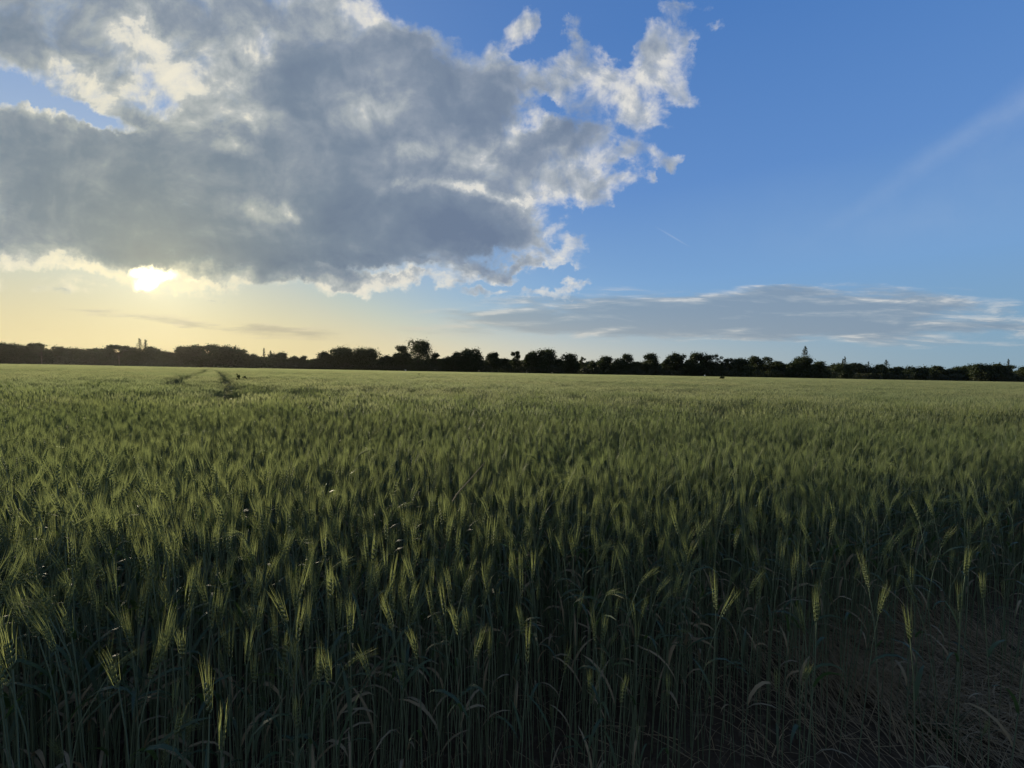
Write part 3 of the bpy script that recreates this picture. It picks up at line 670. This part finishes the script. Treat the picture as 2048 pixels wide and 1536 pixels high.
# far patches
ce = FARP * .96
gx, gy = np.meshgrid(np.arange(-FAR * 1.55, FAR * 1.55, ce), np.arange(MID + ce * .3, FAR, ce)); x = gx.ravel(); y = gy.ravel()
x = x + rng.uniform(-.2, .2, x.size); k = (np.abs(x) < 1.42 * y + 3) & (seg_dist(x, y) > .4); x, y = x[k], y[k]
s = 1 + .08 * fbm2(x * .35, y, .12, 4.0) + rng.normal(0, .015, x.size)
put(rng.integers(n_mid, len(protos), x.size), x, y, s, 0.0, 0.0, rng.integers(0, 4, x.size) * math.pi / 2)

cls, PX, PY, PS, RX, RY, RZ = (np.concatenate(q) for q in (cls, PX, PY, PS, RX, RY, RZ))
print('wheat instances', len(cls))
crop = MB(); vc, vp = [], []
for k, mb in enumerate(protos):
    crop.merge(mb); vc.append(np.full(mb.n, k)); vp.append(np.zeros(mb.n))
crop.add(np.column_stack([PX, PY, 0 * PX - .02]), np.zeros((0, 3), int)); vc.append(cls); vp.append(np.ones(len(cls)))
me = crop.mesh('wheat_field', WMATS)
nv = len(me.vertices)
def attr(name, typ, arr):
    a = me.attributes.new(name, typ, 'POINT'); a.data.foreach_set('vector' if typ == 'FLOAT_VECTOR' else 'value', np.ascontiguousarray(arr).ravel())
pad = nv - len(cls)
attr('kind_of', 'INT', np.concatenate(vc).astype(np.int32)); attr('is_spot', 'INT', np.concatenate(vp).astype(np.int32))
attr('turn', 'FLOAT_VECTOR', np.concatenate([np.zeros((pad, 3)), np.column_stack([RX, RY, RZ])]).astype(np.float32))
attr('grow', 'FLOAT', np.concatenate([np.ones(pad), PS]).astype(np.float32))
ng = bpy.data.node_groups.new('sow_wheat', 'GeometryNodeTree')
ng.interface.new_socket('Geometry', in_out='INPUT', socket_type='NodeSocketGeometry'); ng.interface.new_socket('Geometry', in_out='OUTPUT', socket_type='NodeSocketGeometry')
gi = ng.nodes.new('NodeGroupInput'); go = ng.nodes.new('NodeGroupOutput'); gl_ = ng.links
def named(nm, typ):
    n = ng.nodes.new('GeometryNodeInputNamedAttribute'); n.data_type = typ; n.inputs['Name'].default_value = nm
    return [o for o in n.outputs if o.enabled and o.name == 'Attribute'][0]
def sep(geo, sel):
    n = ng.nodes.new('GeometryNodeSeparateGeometry'); n.domain = 'POINT'; gl_.new(geo, n.inputs['Geometry']); gl_.new(sel, n.inputs['Selection']); return n.outputs
def equal(a, k):
    n = ng.nodes.new('FunctionNodeCompare'); n.data_type = 'INT'; n.operation = 'EQUAL'
    i = [q for q in n.inputs if q.enabled and q.name in 'AB']; gl_.new(a, i[0]); i[1].default_value = k; return n.outputs[0]
spot, rest = sep(gi.outputs[0], equal(named('is_spot', 'INT'), 1))
kk = named('kind_of', 'INT'); turn = named('turn', 'FLOAT_VECTOR'); grow = named('grow', 'FLOAT')
e2r = ng.nodes.new('FunctionNodeEulerToRotation'); gl_.new(turn, e2r.inputs[0])
jn = ng.nodes.new('GeometryNodeJoinGeometry')
for k in range(len(protos)):
    q = equal(kk, k); one, rest = sep(rest, q); here, spot = sep(spot, q)
    ip = ng.nodes.new('GeometryNodeInstanceOnPoints')
    gl_.new(here, ip.inputs['Points']); gl_.new(one, ip.inputs['Instance']); gl_.new(e2r.outputs[0], ip.inputs['Rotation']); gl_.new(grow, ip.inputs['Scale'])
    gl_.new(ip.outputs[0], jn.inputs[0])
gl_.new(jn.outputs[0], go.inputs[0])
field = link('wheat_field', me)
md = field.modifiers.new('sow', 'NODES'); md.node_group = ng
tag(field, 'green bearded wheat crop filling the whole field up to the tree line', 'wheat field', kind='stuff')

# the nearest plants, one object each
part_me = []
for p in PROTO:
    d = {}
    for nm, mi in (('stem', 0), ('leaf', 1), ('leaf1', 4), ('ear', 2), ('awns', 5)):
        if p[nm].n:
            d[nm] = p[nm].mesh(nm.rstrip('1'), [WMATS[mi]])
            d[nm].polygons.foreach_set('material_index', np.zeros(len(d[nm].polygons), np.int32))
    part_me.append(d)
def look_of(k, s, a, b):
    q = KINDS[k]
    posture = 'hooked over' if q['nod'] > 1 else 'nodding' if q['nod'] > .45 else 'leaning' if q['lean'] > .15 else 'upright'
    size = 'short' if s * q['h'] < .68 else 'tall' if s * q['h'] > .84 else 'middling'
    beard = 'long' if q['awn'] > .07 else 'short'
    return posture, size, beard
for i in pick:
    k = int(near['c'][i]); sc_ = float(near['s'][i])
    root = link('wheat_plant', None, None, (near['x'][i], near['y'][i], -.02))
    root.rotation_euler = (near['tx'][i], near['ty'][i], near['rz'][i]); root.scale = (sc_,) * 3
    d = part_me[k]
    link('stem', d['stem'], root); link('leaf', d['leaf'], root)
    if 'leaf1' in d: link('leaf', d['leaf1'], root)
    link('awns', d['awns'], link('ear', d['ear'], root))
    po, si, be = look_of(k, sc_, pa[i], pb[i])
    where = ['at the left corner of the field edge', 'left of the field edge centre', 'at the field edge centre', 'right of the field edge centre', 'at the sparse right field corner'][int(np.clip(pa[i] / 410, 0, 4))]
    tag(root, f'{si} {po} wheat plant with {be} awns {where}', 'wheat plant', f'{po} wheat plants {where}')

# lodged dead grass and straw litter on the bare margin
def strands(n, rng, spot, L0, L1, lift, w0, w1, heading=None):
    mb = MB()
    for q in range(n):
        x0, y0 = spot(rng); L_ = rng.uniform(L0, L1); a = rng.uniform(0, 6.28) if heading is None else rng.normal(heading(x0, y0), .45)
        m_ = 5; t = np.linspace(0, 1, m_); cv = rng.normal(0, .5)
        aa = a + cv * t; px_ = x0 + np.concatenate([[0], np.cumsum(np.cos(aa[1:]))]) * L_ / m_; py_ = y0 + np.concatenate([[0], np.cumsum(np.sin(aa[1:]))]) * L_ / m_
        pz_ = .012 + rng.uniform(0, .03) + lift * rng.uniform(.1, 1) * np.sin(math.pi * t * rng.uniform(.5, 1))
        w = rng.uniform(w0, w1); wd = w * (1 - .7 * t)
        nrm = np.column_stack([-np.sin(aa), np.cos(aa), rng.normal(0, .4) + 0 * t])
        c = np.column_stack([px_, py_, pz_]); v = np.stack([c - nrm * wd[:, None], c + nrm * wd[:, None]], 1).reshape(-1, 3); i = np.arange(m_ - 1) * 2
        mb.add(v, np.stack([i, i + 1, i + 3, i + 2], -1))
    return mb
rng = np.random.default_rng(21)
lod_ = strands(3800, rng, lambda r: (r.normal(2.2, .48), r.normal(1.85, .30)), .2, .5, .13, .0008, .0018, lambda x, y: 2.4 + .8 * math.sin(x * 4 + y * 3))
tag(link('lodged_grass', lod_.mesh('lodged_grass', [M_DRY])), 'grey matted dead grass lying flat on the bare corner of the field', 'grass', kind='stuff')
lit = strands(3600, rng, lambda r: (r.uniform(-2, 3), r.uniform(.3, 2.8)), .05, .22, .05, .0008, .0022)
tag(link('straw_litter', lit.mesh('straw_litter', [M_DRY])), 'scattered pale straw lying on the soil between the stalks', 'straw', kind='stuff')

# weeds that stick out of the crop
def weed(name, px, py_top, py_can, nst, spread, label, wide=.006):
    x0, y0 = gp(px, py_can); u_, v_ = uv(px, py_top); H = EYE + v_ * y0
    rng = np.random.default_rng(int(px)); mb = MB(); r_ = link(name, None, None, (x0, y0, 0)); st_ = MB()
    for q in range(nst):
        a = rng.uniform(0, 6.28); ln_ = rng.uniform(.2, 1) * spread
        h = H * rng.uniform(.8, 1.0); t = np.linspace(0, 1, 5)
        c = np.column_stack([t ** 1.6 * ln_ * math.cos(a), t ** 1.6 * ln_ * math.sin(a), t * h]); tube(st_, c, .0035 * (1.2 - t), 4)
        n = 26; tt = rng.uniform(.55, 1, n); pp = np.column_stack([np.interp(tt, t, c[:, k_]) for k_ in range(3)]) + rng.normal(0, wide * 1.5, (n, 3))
        leaf_cards(mb, pp, wide * 2.4, rng)
    link('stem', st_.mesh('stem', [M_STEM]), r_); link('seed_head', mb.mesh('seed_head', [M_BUSH]), r_)
    return tag(r_, label, 'weed')
weed('weed', 1443, 752.5, 758, 16, .5, 'dark clump of weeds poking above the wheat under the dark trees', .05)
weed('weed', 838, 745.5, 751.5, 2, .05, 'single thin weed stalk rising from the wheat below the tallest oak', .02)
weed('weed', 477, 746, 757, 2, .25, 'dark branched weed beside the tractor track', .03)
weed('grass_spike', 1575, 786, 796, 3, .16, 'pair of dark grass spikes standing above the wheat at right', .006)

# a snapped straw caught across the ears, and a green tuft in the bare corner
sp = [np.array((0, 0, EYE)) + np.array(ray(a, b)) * d_ for a, b, d_ in ((905, 1003, 1.60), (914, 988, 1.62), (934, 966, 1.66), (962, 934, 1.72), (972, 921, 1.74))]
sb = MB(); tube(sb, np.array(sp) - sp[0], [.0022, .0026, .0024, .0020, .0008], 5)
tag(link('snapped_straw', sb.mesh('snapped_straw', [M_DRY]), None, tuple(sp[0])), 'pale snapped straw slanting across the green ears near the centre', 'straw')
def tuft(px, py, n, label):
    u_, v_ = uv(px, py); y0 = -EYE / v_; rng = np.random.default_rng(int(px)); mb = MB()
    for q in range(n):
        az = rng.uniform(0, 6.28); L_ = rng.uniform(.12, .3); t = np.linspace(0, 1, 6); an = rng.uniform(.05, .4) + rng.uniform(.4, 1.5) * t
        rr = np.concatenate([[0], np.cumsum(np.sin(an[1:]))]) * L_ / 6; zz = np.concatenate([[0], np.cumsum(np.cos(an[1:]))]) * L_ / 6
        c = np.column_stack([rr * math.cos(az), rr * math.sin(az), zz]) + np.append(rng.normal(0, .05, 2), 0); w = .0028 * (1.02 - t)[:, None]
        sd_ = np.array([-math.sin(az), math.cos(az), 0]); v = np.stack([c - sd_ * w, c + sd_ * w], 1).reshape(-1, 3); i = np.arange(5) * 2
        mb.add(v, np.stack([i, i + 1, i + 3, i + 2], -1))
    tag(link('grass_tuft', mb.mesh('grass_tuft', [M_BLADE]), None, (u_ * y0, y0, -.01)), label, 'grass tuft')
tuft(1870, 1470, 90, 'green grass tuft on the bare corner of the field at lower right')
tuft(1990, 1330, 60, 'smaller grass tuft at the far right on the matted dead grass')

# a white bird flapping low across the far edge of the crop
M_BIRD = material('white_feather', lambda n, t: principled(n, t, n.mix(n.noise(t.nodes.new('ShaderNodeTexCoord').outputs['Object'], 9, 2), (.78, .78, .76), (.84, .84, .82)), .6, .2))
Yb = 120.0; u_, v_ = uv(811, 741.5)
broot = link('bird', None, None, (u_ * Yb, Yb, EYE + v_ * Yb)); broot.rotation_euler = (0, 0, R(35))
b = MB(); tt = np.linspace(-1, 1, 9); tube(b, np.column_stack([tt * .28, 0 * tt, .02 * tt]), .075 * np.sqrt(np.clip(1 - tt ** 2, .02, 1)), 8)
tube(b, [(.24, 0, .02), (.32, 0, .05), (.37, 0, .05), (.43, 0, .04)], [.05, .045, .03, .004], 7)
b.add([(-.22, .03, 0), (-.22, -.03, 0), (-.46, -.09, .0), (-.46, .09, .0), (-.3, 0, .015)], np.array([[0, 1, 4], [1, 2, 4], [2, 3, 4], [3, 0, 4]]))
bme = b.mesh('body', [M_BIRD]); link('body', bme, broot)
for sg in (-1, 1):
    w = MB(); top = []; 
    for k_, (yy, zz_, ch) in enumerate([(.05, .03, .20), (.22, .20, .19), (.38, .32, .16), (.54, .42, .10), (.66, .47, .02)]):
        top += [(.10 - .02 * k_, sg * yy, zz_), (.10 - .02 * k_ - ch * .5, sg * yy, zz_ + .018), (.10 - .02 * k_ - ch, sg * yy, zz_ - .004)]
    fcs = []
    for k_ in range(4):
        for m_ in range(2): fcs.append([k_ * 3 + m_, k_ * 3 + m_ + 1, k_ * 3 + m_ + 4, k_ * 3 + m_ + 3])
    w.add(top, np.array(fcs)); wo = link('wing', w.mesh('wing', [M_BIRD]), broot)
    sm_ = wo.modifiers.new('thick', 'SOLIDIFY'); sm_.thickness = .012
tag(broot, 'white bird with raised wings flying low in front of the tallest oak', 'bird')

# ------------------------------------------------------------------ the evening air
def haze_mat():
    m = bpy.data.materials.new('evening_haze'); m.use_nodes = True; t = m.node_tree; t.nodes.clear()
    o = t.nodes.new('ShaderNodeOutputMaterial'); v = t.nodes.new('ShaderNodeVolumePrincipled')
    v.inputs['Color'].default_value = (.9, .9, .86, 1); v.inputs['Density'].default_value = 0.000021; v.inputs['Anisotropy'].default_value = .78
    t.links.new(v.outputs[0], o.inputs['Volume']); return m
hb = MB(); x0, x1, y0, y1, z0, z1 = -420, 420, -40, 300, -1.2, 24
hb.add([(x0, y0, z0), (x1, y0, z0), (x1, y1, z0), (x0, y1, z0), (x0, y0, z1), (x1, y0, z1), (x1, y1, z1), (x0, y1, z1)],
       np.array([[0, 3, 2, 1], [4, 5, 6, 7], [0, 1, 5, 4], [1, 2, 6, 5], [2, 3, 7, 6], [3, 0, 4, 7]]))
tag(link('haze', hb.mesh('haze', [haze_mat()])), 'thin sunlit evening haze over the field', 'haze', kind='stuff')
